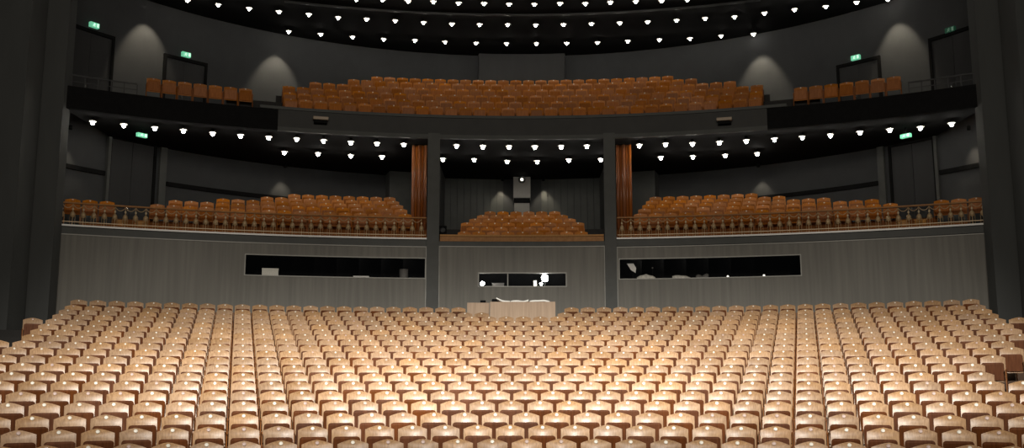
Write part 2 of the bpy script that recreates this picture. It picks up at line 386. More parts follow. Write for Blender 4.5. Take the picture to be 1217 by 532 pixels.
def add_seatpan(bm, mtx=None, mi=0):          # the tipped-up seat: a rounded slab, its underside to the stage
    w, z0, z1, r, th = 0.205, 0.36, 0.724, 0.05, 0.04
    out = [(-w, z0), (w, z0)]
    for k in range(5):
        a = k * PI / 8; out.append((w - r + r * cos(a), z1 - r + r * sin(a) * 0.8))
    for k in range(5):
        a = PI / 2 + k * PI / 8; out.append((-w + r + r * cos(a), z1 - r + r * sin(a) * 0.8))
    def yf(x, z): return -0.172 + 0.10 * (0.724 - z) - 0.03 * (x / w) ** 2
    loops = []
    for side in (0, 1):
        loops.append([bm.verts.new((mtx or Matrix()) @ Vector((x, yf(x, z) + th * side, z))) for x, z in out])
    n = len(out)
    f = bm.faces.new(loops[0]); f.material_index = mi
    f = bm.faces.new(loops[1][::-1]); f.material_index = mi
    for k in range(n):
        f = bm.faces.new((loops[0][k], loops[0][(k+1) % n], loops[1][(k+1) % n], loops[1][k])); f.material_index = mi
def add_side(bm, s, mtx=None, mi=0):          # side standard with its arm on top
    m = mtx or Matrix()
    x = 0.2375 * s
    add_box(bm, x - 0.008, x + 0.008, -0.30, -0.04, 0.0, 0.56, mi, m)
    add_box(bm, x - 0.0095, x + 0.0095, -0.34, -0.05, 0.56, 0.585, mi, m)
def add_disc(bm, mtx=None, mi=0, n=8, r=0.03):
    y = back_y(0, DOT) - 0.003
    rot = Matrix.Translation((0, y, DOT)) @ Matrix.Rotation(R_(90 - 32), 4, 'X')
    m = (mtx or Matrix()) @ rot
    add_lathe(bm, [(r, -0.012), (r, 0.004), (r * 0.8, 0.008), (r * 0.35, 0.0095)], n, mi, m)
def hinge(bm, mtx=None, mi=0):
    add_tube(bm, [(-0.236, -0.13, 0.40), (0.236, -0.13, 0.40)], 0.012, 6, mi)

def make_seat(mback, munder, mdisc):
    t = thing('stalls_seat', '', 'seat')
    bm = bmesh.new(); add_backrest(bm); obj('backrest', bm, mback, t)
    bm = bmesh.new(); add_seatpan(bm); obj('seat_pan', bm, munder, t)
    for s in (-1, 1):
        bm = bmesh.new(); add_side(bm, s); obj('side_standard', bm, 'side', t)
    bm = bmesh.new(); hinge(bm); obj('hinge_bar', bm, 'black', t)
    bm = bmesh.new(); add_disc(bm, n=10); obj('number_disc', bm, mdisc, t)
    return t
def seat_row(arc, half, pxa, pxb, p=0.52, skip=lambda px: False, z=0):
    out = []
    for k in range(-45, 46):
        s = (k + (0.5 if half else 0.0)) * p; a = s / arc.R
        if abs(a) > 1.0: continue
        px = proj(arc.at(a, z + DOT))[0]
        if pxa <= px <= pxb and not skip(px): out.append((px, a))
    return out
LEFT = [88, 84, 78, 72, 36, 57.5, 49, 36, 2.5, 19.5, 6.4] + [-14] * 8
RIGHT = [1155, 1158.5, 1165, 1175, 1208, 1191, 1200, 1211, 1214, 1195.5, 1173.8, 1148, 1193, 1208, 1222] + [1232] * 4
spots = {}
for i, (D, z) in enumerate(ROWS):
    sk = (lambda px: False)
    if i == 0: sk = lambda px: 550 < px < 671
    if i == 1: sk = lambda px: 575 < px < 664
    spots[i] = seat_row(Arc(D, ROWYC), i % 2 == 1, LEFT[i] - 9, RIGHT[i] + 9, 0.52, sk, z)
seat_a = make_seat('seat', 'under', 'disc')
seat_b = copy_tree(seat_a)
for ch in seat_b.children:
    if ch.name.startswith('number_disc'):
        ch.data = ch.data.copy(); ch.data.materials[0] = M['disc_dull']
first = {0: True, 1: True}
N_IND = 0
FIRST_IND = 11
for i in range(18, FIRST_IND - 1, -1):
    D, z = ROWS[i]; arc = Arc(D, ROWYC)
    for n, (px, a) in enumerate(spots[i]):
        dull = 1 if random.random() < 0.24 else 0
        src = (seat_a, seat_b)[dull]
        o = src if first[dull] else copy_tree(src)
        first[dull] = False
        o.location = arc.at(a, z); o.rotation_euler = (0, 0, -a)
        tag(o, 'wooden tip-up stalls seat, %s row from the front, %s from the left edge' % (ordw(19 - i), ordw(n + 1)), 'seat', 'stalls seats in the nearest rows')
        N_IND += 1
bm = bmesh.new(); nrest = 0
for i in range(0, FIRST_IND):
    D, z = ROWS[i]; arc = Arc(D, ROWYC)
    for px, a in spots[i]:
        m = Matrix.Translation(arc.at(a, z)) @ Matrix.Rotation(-a, 4, 'Z')
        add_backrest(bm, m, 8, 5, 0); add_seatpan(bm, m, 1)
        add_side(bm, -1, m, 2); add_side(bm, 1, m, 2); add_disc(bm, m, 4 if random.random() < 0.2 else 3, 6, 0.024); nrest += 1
o = obj('distant_stalls_seats', bm, ['seat_island', 'under_island', 'side', 'disc', 'disc_dull'], kind='stuff')
tag(o, 'far rows of pale wooden stalls seats reaching back to the panelled wall', 'seats')

# ---- balcony seats: the same shell and wood, warm dim light tinted into the colour
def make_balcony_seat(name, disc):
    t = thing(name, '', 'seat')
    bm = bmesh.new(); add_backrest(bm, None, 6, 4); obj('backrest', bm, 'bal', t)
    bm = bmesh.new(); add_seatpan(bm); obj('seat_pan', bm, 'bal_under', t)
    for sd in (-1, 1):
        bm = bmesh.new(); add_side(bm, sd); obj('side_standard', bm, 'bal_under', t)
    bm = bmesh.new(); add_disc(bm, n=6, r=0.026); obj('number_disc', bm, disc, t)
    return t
PROTO = {}
def balcony_seats(name, rows, label, group, dullp):
    for r, (arc, z, lst) in enumerate(rows):
        for n, (px, a) in enumerate(lst):
            k = (name, 'disc_dull' if random.random() < dullp else 'disc')
            if k in PROTO: o = copy_tree(PROTO[k])
            else: o = PROTO[k] = make_balcony_seat(*k)
            o.location = arc.at(a, z); o.rotation_euler = (0, 0, -a)
            tag(o, label % (ordw(r + 1), ordw(n + 1)) if label.count('%s') == 2 else label % ordw(n + 1), 'seat', group)
# upper balcony
UY = [128.5, 121.3, 114, 107, 100.6, 95.8]
UARC = [Arc(35.75 + 0.93 * k, 8.0) for k in range(6)]
UZ = [UARC[k].hit(621, UY[k])[1] - DOT for k in range(6)]
ULIM = [(338, 903), (338, 903), (338, 903), (373, 869), (415, 829), (446, 800)]
rows = [(UARC[k], UZ[k], seat_row(UARC[k], k % 2 == 1, ULIM[k][0], ULIM[k][1], 0.52, z=UZ[k])) for k in range(6)]
balcony_seats('balcony_chair', rows, 'brown upper balcony seat in the middle block, %s row up, %s from the left', 'upper balcony middle block seats', 0.6)
for side, lo, hi in (('left', 168, 298), ('right', 944, 1076)):
    arc = UARC[1]; lst = seat_row(arc, True, lo, hi, 0.52, z=UZ[1])
    balcony_seats('balcony_chair', [(arc, UZ[1], lst)], 'brown upper balcony seat in the short ' + side + ' wing row, %s from the left', 'upper balcony ' + side + ' wing seats', 0.7)
# stepped floor of the upper balcony
bm = bmesh.new()
for k in range(6):
    y0 = (lambda x, k=k: UARC[k].y(x) - 0.75) if k else (lambda x: PARA.y(x) + 0.18)
    xl = 14.5 if k < 2 else (10.6, 9.2, 7.8, 6.8)[k - 2]
    strip_slab(bm, linspace(-xl, xl, 41), y0, lambda x: BACK.y(x) - 0.01, (ZSOFF + 0.2) if k == 0 else UZ[k-1], UZ[k])
obj('floor_upper_balcony', bm, 'carpet', kind='structure')

# lower balcony, side boxes
LY = [252.2, 246.4, 241.5, 236.9, 232.4]
LARC = [Arc(35.35 + 0.93 * k, 0.7) for k in range(5)]
LZ = [LARC[k].hit(380, LY[k])[1] - DOT for k in range(5)]
LL = [(70, 485), (200, 484), (260, 483), (315, 480), (334, 477)]
for side in ('left', 'right'):
    rows = []
    for k in range(5):
        lo, hi = LL[k]
        if side == 'right': lo, hi = 1242 - hi, 1242 - lo
        gap = (136, 177) if side == 'left' else (1065, 1106)
        rows.append((LARC[k], LZ[k], seat_row(LARC[k], k % 2 == 1, lo, hi, 0.52, lambda px: gap[0] < px < gap[1], LZ[k])))
    balcony_seats('theatre_chair', rows, 'brown seat in the ' + side + ' box behind the railing, %s row back, %s from the left', side + ' box seats', 0.35)
# centre box
CY = [276, 270.6, 265.3, 260.6, 256.2, 251.8]; CN = [9, 8, 9, 8, 7, 6]
CARC = [Arc(35.5 + 0.93 * k, 0.7) for k in range(6)]
CZ = [CARC[k].hit(621, CY[k])[1] - DOT for k in range(6)]
rows = []
for k in range(6):
    lst = [(0, (j - (CN[k] - 1) / 2) * 0.52 / CARC[k].R) for j in range(CN[k])]
    rows.append((CARC[k], CZ[k], lst))
balcony_seats('theatre_chair', rows, 'brown seat in the centre box above the desk, %s row back, %s from the left', 'centre box seats', 0.25)
bm = bmesh.new()
for k in range(5):
    for s in (-1, 1):
        xl = (14.1, 13.6, 11.4, 9.6, 9.0)[k]
        y0 = (lambda x, k=k: LARC[k].y(x) - 0.75) if k else (lambda x: FRONT.y(x) + 0.41)
        strip_slab(bm, linspace(3.32 * s, xl * s, 25), y0, lambda x: BACK.y(x) - 0.01, zLedge - 0.3 if k == 0 else LZ[k-1], LZ[k])
obj('floor_side_boxes', bm, 'side', kind='structure')
bm = bmesh.new()
for k in range(6):
    y0 = (lambda x, k=k: CARC[k].y(x) - 0.75) if k else (lambda x: FRONT.y(x) + 0.41)
    strip_slab(bm, linspace(-3.3, 3.3, 13), y0, lambda x: BACK.y(x) - 0.01, CZ[0] - 0.3 if k == 0 else CZ[k-1], CZ[k])
obj('floor_center_box', bm, 'carpet', kind='structure')

# ------------------------------------------------------------------ railings
RAIL = Arc(34.36, 0.7)
zR1 = RAIL.hit(506, 258.2)[1]
HR = zR1 - zLedge
def railing(side, a0, a1):
    t = thing('balcony_railing', 'long brown ornamental railing with brass balusters along the %s box' % side, 'railing')
    bm = bmesh.new(); arc_box(bm, RAIL, a0, a1, -0.06, 0.06, zR1 - 0.045, zR1, 40); obj('handrail', bm, 'rail', t)
    bm = bmesh.new(); arc_box(bm, RAIL, a0, a1, -0.012, 0.012, zLedge + 0.09, zLedge + 0.115, 40); obj('bottom_rail', bm, 'bronze', t)
    n = 38; st = (a1 - a0) / n
    bm = bmesh.new()
    h = HR - 0.045
    add_lathe(bm, [(0.03, 0), (0.03, 0.02), (0.011, 0.04), (0.013, h * .34), (0.075, h * .42), (0.08, h * .52), (0.05, h * .60), (0.012, h * .66), (0.012, h)], 8, 0)
    for s in (-1, 1): add_tube(bm, [(s * 0.075, 0, 0.0), (s * 0.075, 0, h * .42), (s * 0.05, 0, h * .52), (0, 0, h * .56)], 0.008, 5, 0)
    add_lathe(bm, [(0.004, h * .68), (0.025, h * .70), (0.034, h * .745), (0.025, h * .79), (0.004, h * .81)], 8, 1)
    bal = obj('baluster', bm, ['bronze', 'brass'], t)
    w = st * RAIL.R
    bm = bmesh.new()
    pts = [(w * (u - .5), 0, -0.02 - 0.115 * (1 - (2 * u - 1) ** 2)) for u in linspace(0, 1, 9)]
    add_tube(bm, pts, 0.013, 5)
    gar = obj('garland', bm, 'bronze', t)
    for k in range(n):
        a = a0 + st * (k + 0.5)
        o = bal if k == 0 else bal.copy()
        if k: C.objects.link(o); o.parent = t
        o.location = RAIL.at(a, zLedge); o.rotation_euler = (0, 0, -a)
        if k < n - 1:
            g2 = gar if k == 0 else gar.copy()
            if k: C.objects.link(g2); g2.parent = t
            g2.location = RAIL.at(a + st / 2, zR1 - 0.045); g2.rotation_euler = (0, 0, -a - st / 2)
railing('left', aL + .001, aPL0 - .001); railing('right', aPR1 + .001, aR - .001)

# low wooden step boxes in the gangways behind the railing
for side, pxs, zz in (('left', ((144.5, 'nearer the outer wall'), (168.5, 'nearer the centre')), 0), ('right', ((1072.5, 'nearer the centre'), (1094, 'nearer the outer wall')), 0)):
    for px, where in pxs:
        arc = Arc(34.95, 0.7); a = arc.hit(px, 264)[0]
        t = thing('wooden_step', 'low yellow-brown wooden step behind the %s railing, %s' % (side, where), 'step', arc.at(a, LZ[0]), -a, 'low steps behind the railings')
        bm = bmesh.new(); add_box(bm, -0.2, 0.2, -0.1, 0.1, 0.16, 0.19); obj('tread', bm, 'step', t)
        bm = bmesh.new(); add_box(bm, -0.17, 0.17, -0.085, 0.09, 0, 0.16); obj('base', bm, 'step', t)

# ------------------------------------------------------------------ folding partitions beside the centre box
for side, px0, px1 in (('left', 489, 507), ('right', 732.5, 751)):
    arc = Arc(35.9, 0.7); a0 = arc.hit(px0, 220)[0]; a1 = arc.hit(px1, 220)[0]; am = (a0 + a1) / 2
    w = (a1 - a0) * arc.R
    z0 = (LZ[0]); h = ZSOFF - z0 - 0.03
    t = thing('folding_partition', 'folded red-brown wooden partition standing at the %s of the centre box' % side, 'partition', arc.at(am, z0), -am, 'folded partitions')
    n = 5
    bm = bmesh.new()
    add_lathe(bm, [(w / n / 2 * 1.02, 0), (w / n / 2 * 1.02, h)], 14, 0)
    sl = obj('slat', bm, 'parti', t)
    for k in range(n):
        o = sl if k == 0 else sl.copy()
        if k: C.objects.link(o); o.parent = t
        o.location = (w * ((k + .5) / n - .5), (0.05 if k % 2 else 0.0), 0)
    bm = bmesh.new(); add_box(bm, -w / 2, w / 2, -0.07, 0.13, h, h + 0.028); obj('top_track', bm, 'black', t)

# ------------------------------------------------------------------ lamps
def make_lamp(r):
    t = thing('ceiling_lamp', '', 'lamp')
    bm = bmesh.new()
    add_lathe(bm, [(0.05, 0.0), (0.05, -0.05), (0.03, -0.055), (0.03, -0.11), (0.045, -0.115)], 10)
    obj('socket', bm, 'black', t)
    bm = bmesh.new(); add_lathe(bm, [(0.035, -0.085), (0.09, -0.095), (0.125, -0.125), (0.12, -0.128), (0.085, -0.10), (0.035, -0.09)], 14)
    obj('reflector', bm, 'halo_disc', t)  # disc added above each bulb to form its halo of light
    bm = bmesh.new(); add_lathe(bm, [(0.02, -0.10), (r * .55, -0.115), (r * .9, -0.115 - r * .55), (r, -0.115 - r), (r * .87, -0.115 - r * 1.5), (r * .5, -0.115 - r * 1.87), (0.01, -0.115 - r * 2)], 12)
    obj('bulb', bm, 'bulb', t)
    return t
LB = make_lamp(0.05); LS = make_lamp(0.062); fl = {0: True, 1: True}
def lamps(pts, z, which, label, group):
    for n, (px, py) in enumerate(sorted(pts)):
        src = (LB, LS)[which]; r = (0.05, 0.062)[which]
        o = src if fl[which] else copy_tree(src); fl[which] = False
        p = hit_z(px, py, z - 0.115 - r); p.z = z
        o.location = p; o.rotation_euler = (0, 0, random.random() * 6)
        tag(o, label % ordw(n + 1), 'lamp', group)
RA = [(343.2,38.3),(381.2,41.4),(419,44.8),(456,47.4),(493,48.8),(529,50.6),(565.8,52),(602,52.4),(637.5,52.4),(673.7,52),(710,51.2),(746,49.7),(783.7,47.9),(820,46.6),(857,43.4),(895.5,41.2)]
RB = [(222.8,1),(259.4,6.5),(296,11),(331.5,14.7),(367,18),(401.8,21.7),(435.6,23.5),(469.6,25.3),(503.4,27.5),(537,29.3),(570,30),(603.4,30),(636.6,30.4),(669.7,30),(703,29),(736.6,28),(769.7,26.7),(804,25),(838,22.6),(873,20.8),(908.7,16.3),(944.3,12.3),(981.4,8.7),(1018,3.6),(1055,0)]
RC = [(423.5,0),(454.6,.5),(485,2),(515,3),(545,4.5),(575.4,5),(605,5.8),(635,6),(665.6,5),(695.6,5),(725.4,3.6),(755.6,2.5),(786.4,1.8),(817,.5)]
SA = [(72,141),(110,146),(147,149.5),(184,153),(218,156),(252.6,159.4),(286,162),(319.5,164.3),(352.6,166),(384.5,168),(417,170),(448,171.4),(480,172.6)]
SAC = [(542.7,174),(574,175),(605,175.3),(635.6,175.3),(667,175),(697.6,174.6)]
SAR = [(759.8,173.6),(791,172.2),(823,171.6),(855,170),(887,168.2),(920.5,166.3),(953.5,164),(987,161.6),(1022.3,158.2),(1057.6,155),(1094,152.6),(1131,148),(1168.5,143.6)]
SB = [(338,182),(378,183.5),(417,185.7),(454,187)]
SBC = [(526.5,189.8),(563.5,190.6),(602.7,192.6),(638.5,192.8),(676,190.8),(714,190.2)]
SBR = [(785.5,188),(823.5,187),(862,185.4),(900,183.4)]
lamps(RA, ZCEIL, 0, 'glowing bare bulb in the lowest arc of ceiling lamps, %s from the left', 'lowest arc of ceiling lamps')
lamps(RB, ZCEIL, 0, 'glowing bare bulb in the middle arc of ceiling lamps, %s from the left', 'middle arc of ceiling lamps')
lamps(RC, ZCEIL, 0, 'glowing bare bulb in the topmost arc of ceiling lamps, %s from the left', 'topmost arc of ceiling lamps')
lamps(SA, ZSOFF, 1, 'glowing bulb in the front arc over the left box, %s from the left', 'front arc lamps over the left box')
lamps(SAC, ZSOFF, 1, 'glowing bulb in the front line over the centre box, %s from the left', 'front lamps over the centre box')
lamps(SAR, ZSOFF, 1, 'glowing bulb in the front arc over the right box, %s from the left', 'front arc lamps over the right box')
lamps(SB, ZSOFF, 1, 'glowing bulb in the rear arc over the left box, %s from the left', 'rear arc lamps over the left box')
lamps(SBC, ZSOFF, 1, 'glowing bulb in the rear line over the centre box, %s from the left', 'rear lamps over the centre box')
lamps(SBR, ZSOFF, 1, 'glowing bulb in the rear arc over the right box, %s from the left', 'rear arc lamps over the right box')

# ------------------------------------------------------------------ doors with their exit signs
def door(n, px0, px1, ytop, zfloor, sign, dim=False, leafpx=None):
    xm = (px0 + px1) / 2
    a0 = BACK.hit(px0, ytop)[0]; a1 = BACK.hit(px1, ytop)[0]; zt = BACK.hit(xm, ytop)[1]
    e = 0.10 / BACK.R
    bm = bmesh.new()
    arc_box(bm, BACK, a0, a0 + e, -0.10, 0, zfloor, zt, 1); arc_box(bm, BACK, a1 - e, a1, -0.10, 0, zfloor, zt, 1)
    arc_box(bm, BACK, a0 + e, a1 - e, -0.10, 0, zt - 0.12, zt)
    d = obj('door_%d' % n, bm, 'black', kind='structure')
    am = (a0 + a1) / 2
    for k, (b0, b1) in enumerate(((a0 + e, am - 0.0004), (am + 0.0004, a1 - e))):
        bm = bmesh.new(); arc_box(bm, BACK, b0, b1, -0.05, 0, zfloor + 0.01, zt - 0.13, 3); lf = obj('door_leaf', bm, 'door', d)
        if k == 0:
            bm = bmesh.new(); ah = b1 - 0.006
            for zz in (1.0, 1.14): add_tube(bm, [BACK.at(ah, zfloor + zz, -0.05), BACK.at(ah, zfloor + zz, -0.11)], 0.015, 6)
            add_tube(bm, [BACK.at(ah, zfloor + 0.97, -0.11), BACK.at(ah, zfloor + 1.17, -0.11)], 0.018, 6)
            obj('handle', bm, 'silver', lf)
    # exit sign: a small lit box with a running figure and a door
    low = n >= 5; SARC = Arc(BACK.D - 1.9, BACK.yc) if low else BACK      # the lower signs hang from the soffit
    sa, sz = SARC.hit(*sign[:2]); wd, ht = sign[2] / 2, sign[3] / 2
    if low: sz = min(sz, ZSOFF - ht - 0.03)
    t = thing('exit_sign', sign[4], 'exit sign', SARC.at(sa, sz - ht, -0.13), -sa, 'exit signs over the doors')
    if low:
        bm = bmesh.new(); add_box(bm, -0.015, 0.015, 0.045, 0.075, 2 * ht, max(2 * ht + 0.01, ZSOFF - (sz - ht))); obj('hanger', bm, 'black', t)
    bm = bmesh.new(); add_box(bm, -wd, wd, 0, 0.12, 0, 2 * ht); obj('housing', bm, 'green_dim' if dim else 'green', t)
    bm = bmesh.new(); y0, y1 = -0.008, 0.0
    k = ht * 2
    add_box(bm, wd * 0.45, wd * 0.85, y0, y1, k * .12, k * .88)                       # doorway
    add_lathe(bm, [(k * .09, 0), (k * .09, 0.008)], 8, 0, Matrix.Translation((-wd * .1, 0, k * .78)) @ Matrix.Rotation(PI / 2, 4, 'X'))
    def limb(x0, z0, x1, z1, w):
        dx, dz = x1 - x0, z1 - z0; l = math.hypot(dx, dz); nx, nz = -dz / l * w, dx / l * w
        vs = [bm.verts.new((x, y, z)) for y in (y0, y1) for x, z in ((x0+nx, z0+nz), (x1+nx, z1+nz), (x1-nx, z1-nz), (x0-nx, z0-nz))]
        for q in ((0,1,2,3),(7,6,5,4),(0,4,5,1),(1,5,6,2),(2,6,7,3),(3,7,4,0)): bm.faces.new([vs[i] for i in q])
    limb(-wd * .12, k * .68, -wd * .28, k * .38, k * .07); limb(-wd * .28, k * .38, -wd * .02, k * .26, k * .05)
    limb(-wd * .02, k * .26, -wd * .06, k * .10, k * .045); limb(-wd * .28, k * .38, -wd * .5, k * .14, k * .05)
    limb(-wd * .14, k * .66, wd * .16, k * .52, k * .04); limb(-wd * .14, k * .66, -wd * .46, k * .58, k * .04)
    obj('running_figure', bm, 'pict_dim' if dim else 'pict', t)
zf2 = UZ[1]
door(1, 79, 136, 35.5, UZ[0], (110.5, 30.5, 0.34, 0.17, 'small green exit sign over the tall door at the top left'))
door(2, 194, 246, 70, zf2, (220, 65.5, 0.34, 0.17, 'small green exit sign over the dark door behind the left wing seats'))
door(3, 994.5, 1047, 72.5, zf2, (1018, 69, 0.34, 0.17, 'small green exit sign over the dark door behind the right wing seats'))
door(4, 1104, 1161, 38, UZ[0], (1131, 36.0, 0.36, 0.18, 'unlit exit sign over the tall door at the top right'), True)
zfl = LZ[0]
door(5, 129, 186, 165.5, zfl, (167, 161, 0.36, 0.13, 'green exit sign over the door behind the left railing'))
door(6, 1056, 1112, 166.5, zfl, (1078, 161.8, 0.36, 0.13, 'green exit sign over the door behind the right railing'))
# pilasters and dado boards of the lower balcony wall
for n, (p0, p1) in enumerate(((188, 196), (1045, 1053), (125, 128.5), (1113.5, 1117))):
    a0 = BACK.hit(p0, 200)[0]; a1 = BACK.hit(p1, 200)[0]
    bm = bmesh.new(); arc_box(bm, BACK, a0, a1, -0.14, 0, zfl, ZSOFF, 1); obj('trim_pilaster_%d' % n, bm, 'fascia', kind='structure')
bm = bmesh.new()
for p0, p1 in ((60, 123), (197, 470), (772, 1044), (1118, 1182)):
    a0 = BACK.hit(p0, 220)[0]; a1 = BACK.hit(p1, 220)[0]
    z = BACK.hit(250, 226.5)[1]
    arc_box(bm, BACK, a0, a1, -0.07, 0, z - 0.06, z + 0.10)
obj('trim_dado', bm, 'black', kind='structure')
# side returns of the boxes next to the partitions, panels at the back of the centre box
for n, (p0, p1) in enumerate(((458, 489), (751, 783))):
    a0 = BACK.hit(p0, 220)[0]; a1 = BACK.hit(p1, 220)[0]
    bm = bmesh.new(); arc_box(bm, BACK, a0, a1, -0.9, 0, zLedge, ZSOFF, 2); obj('wall_return_%s' % ('left', 'right')[n], bm, 'fascia', kind='structure')
for s in (-1, 1):
    bm = bmesh.new(); add_box(bm, 3.30 * s - 0.05, 3.30 * s + 0.05, 36.2, BACK.y(3.3) - 0.02, CZ[0] - 0.3, ZSOFF - 0.01)
    obj('wall_box_%s' % ('left' if s < 0 else 'right'), bm, 'dark', kind='structure')
bm = bmesh.new()
for k in range(9):
    for s in (-1, 1):
        a = s * (0.045 + 0.0155 * k)
        arc_box(bm, BACK, a, a + s * 0.0145, -0.06, 0, CZ[5], ZSOFF - 0.02, 1)
obj('wall_center_panels', bm, 'fascia', kind='structure')

# projection housing at the back of the centre box
arc = Arc(41.3, 24); a0 = arc.hit(610, 215)[0]; a1 = arc.hit(630.5, 215)[0]; am = (a0 + a1) / 2; w = (a1 - a0) * arc.R
zt = arc.hit(620, 203)[1]; zm = arc.hit(620, 235)[1]; zl = arc.hit(619.5, 213.5)[1]
t = thing('projector_housing', 'tall grey projector housing on the back wall of the centre box', 'projector', arc.at(am, zm), -am)
h = min(zt, ZSOFF - 0.03) - zm
bm = bmesh.new(); add_box(bm, -w/2, w/2, 0, 0.62, 0, h); bevel_all(bm, 0.012, 1); obj('housing', bm, 'housing', t)
bm = bmesh.new(); add_box(bm, -w/2 + 0.02, w/2 - 0.02, 0.03, 0.62, -0.19, -0.002); obj('vent_slot', bm, 'black', t)
bm = bmesh.new(); add_box(bm, -w/2 + .04, w/2 - .04, 0.12, 0.62, CZ[5] - zm, -0.195); obj('pedestal', bm, 'housing', t)
bm = bmesh.new(); add_lathe(bm, [(0.15, -0.01), (0.15, 0.05), (0.12, 0.055)], 16, 0, Matrix.Translation((0, 0.0, zl - zm)) @ Matrix.Rotation(PI / 2, 4, 'X')); bz = obj('lens_ring', bm, 'fascia', t)
bm = bmesh.new(); add_lathe(bm, [(0.06, 0.05), (0.06, 0.062), (0.03, 0.07)], 16, 0, Matrix.Translation((0, 0.0, zl - zm)) @ Matrix.Rotation(PI / 2, 4, 'X')); obj('lens', bm, 'lens', bz)
# control box on the wall above the upper balcony
a0 = BACK.hit(568, 80)[0]; a1 = BACK.hit(672, 80)[0]; zb = UZ[5] + 0.5
bm = bmesh.new(); arc_box(bm, BACK, a0, a1, -0.45, 0, zb, ZCEIL - 0.05)
obj('wall_control_booth', bm, 'door', kind='structure')
# dark loudspeaker at the left end of the centre box
arc = Arc(36.0, .7); a, z = arc.hit(526, 277)
t = thing('loudspeaker', 'small black loudspeaker at the left end of the centre box', 'loudspeaker', arc.at(a, CZ[0] ), -a)
hh = arc.hit(526, 268)[1] - CZ[0]
bm = bmesh.new(); add_box(bm, -0.15, 0.15, 0, 0.28, 0, hh); bevel_all(bm, 0.012, 1); obj('cabinet', bm, 'black', t)
bm = bmesh.new(); add_lathe(bm, [(0.10, 0), (0.10, 0.008), (0.06, 0.002)], 14, 0, Matrix.Translation((0, 0, hh - 0.16)) @ Matrix.Rotation(PI / 2, 4, 'X')); obj('cone', bm, 'door', t)
# two small floodlights on the upper parapet
for side, px, py in (('left', 381, 141.5), ('right', 861, 142.5)):
    arc = Arc(34.78, 8); a, z = arc.hit(px, py)
    t = thing('floodlight', 'small tan box floodlight fixed to the upper parapet on the %s' % side, 'floodlight', arc.at(a, z), -a)
    bm = bmesh.new(); add_box(bm, -0.26, 0.26, -0.16, 0.02, -0.05, 0.06); bevel_all(bm, 0.012, 1); obj('housing', bm, 'tan', t)
    bm = bmesh.new(); add_box(bm, -0.22, 0.22, -0.12, 0.08, -0.16, -0.055); obj('bracket', bm, 'black', t)

# ------------------------------------------------------------------ sound desk at the back of the stalls
def desk_unit(px0, px1, ytop, D, depth, zfl_, name, label, cat, knee):
    arc = Arc(D, ROWYC); a0, zt = arc.hit(px0, ytop); a1 = arc.hit(px1, ytop)[0]; am = (a0 + a1) / 2; w = (a1 - a0) * arc.R
    t = thing(name, label, cat, arc.at(am, zfl_), -am); h = zt - zfl_
    bm = bmesh.new(); add_box(bm, -w/2, w/2, 0, 0.03, 0.0, h); obj('front_panel', bm, 'desk', t)
    for s in (-1, 1):
        bm = bmesh.new(); add_box(bm, s*(w/2 - 0.015) - 0.015, s*(w/2 - 0.015) + 0.015, 0.032, depth, 0.0, h); obj('side_panel', bm, 'desk', t)
    bm = bmesh.new(); add_box(bm, -w/2 + 0.03, w/2 - 0.03, 0.03, depth, h - 0.08 - knee, h - 0.05 - knee); obj('worktop', bm, 'desk', t)
    return t, h, w
dk, dh, dw = desk_unit(582.5, 660, 358.3, 31.2, 0.75, ROWS[1][1], 'sound_desk', 'long light oak sound desk behind the back rows in the middle', 'desk', 0)
sk, sh, sw = desk_unit(555.3, 581.6, 359.4, 32.1, 0.7, ROWS[0][1], 'desk_cabinet', 'short light oak cabinet at the left end of the sound desk', 'cabinet', 0)
Mx = dk.matrix_basis
def on_desk(x, y, z): return dk.matrix_basis @ Vector((x, y, z))
dk.matrix_basis  # location and rotation already set
from mathutils import Euler
DM = Matrix.Translation(dk.location) @ Euler(dk.rotation_euler).to_matrix().to_4x4()
SM = Matrix.Translation(sk.location) @ Euler(sk.rotation_euler).to_matrix().to_4x4()
def sheet(name, label, m, x0, x1, y0, y1, z0, prof, mt='paper', cat='paper'):
    bm = bmesh.new(); n = len(prof); rows = []
    for k, dz in enumerate(prof):
        x = x0 + (x1 - x0) * k / (n - 1)
        rows.append([bm.verts.new((x, y, z0 + dz + e)) for y, e in ((y0, 0), (y1, 0), (y1, 0.05), (y0, 0.05))])
    for p, q in zip(rows, rows[1:]):
        for i in range(4): bm.faces.new((p[i], p[(i+1) % 4], q[(i+1) % 4], q[i]))
    bm.faces.new(rows[0]); bm.faces.new(rows[-1])
    o = obj(name, bm, mt); o.matrix_world = m
    return tag(o, label, cat)
zt = dh - 0.048
sheet('paper_sheet', 'curled white sheet rising at the left of the sound desk', DM, -0.82, -0.40, 0.15, 0.55, zt, [0.15, 0.11, 0.07, 0.05, 0.045, 0.04])
sheet('paper_sheet', 'wavy white sheet lying on the middle of the sound desk', DM, -0.38, 0.18, 0.15, 0.55, zt, [0.03, 0.055, 0.06, 0.06, 0.045, 0.04, 0.055, 0.08])
sheet('paper_sheet', 'low white sheet lying at the right of the sound desk', DM, 0.22, 0.84, 0.15, 0.55, zt, [0.04, 0.06, 0.065, 0.065, 0.07, 0.075, 0.055, 0.03])
for lab, m, x, w, zb, hgt in (('small black equipment head standing on the short oak cabinet', SM, 0.16, 0.09, sh - 0.045, 0.17), ('wider black equipment head at the left end of the long oak sound desk', DM, -0.82, 0.15, dh - 0.045, 0.18)):
    t = thing('equipment_box', lab, 'equipment', m @ Vector((x, 0.6, zb)), 0)
    bm = bmesh.new(); add_box(bm, -w, w, -0.04, 0.03, hgt - 0.09, hgt); bevel_all(bm, 0.012, 2); obj('head', bm, 'black', t)
    bm = bmesh.new(); add_lathe(bm, [(0.06, 0), (0.06, 0.015), (0.015, 0.02), (0.015, hgt - 0.08)], 8); obj('stand', bm, 'black', t)

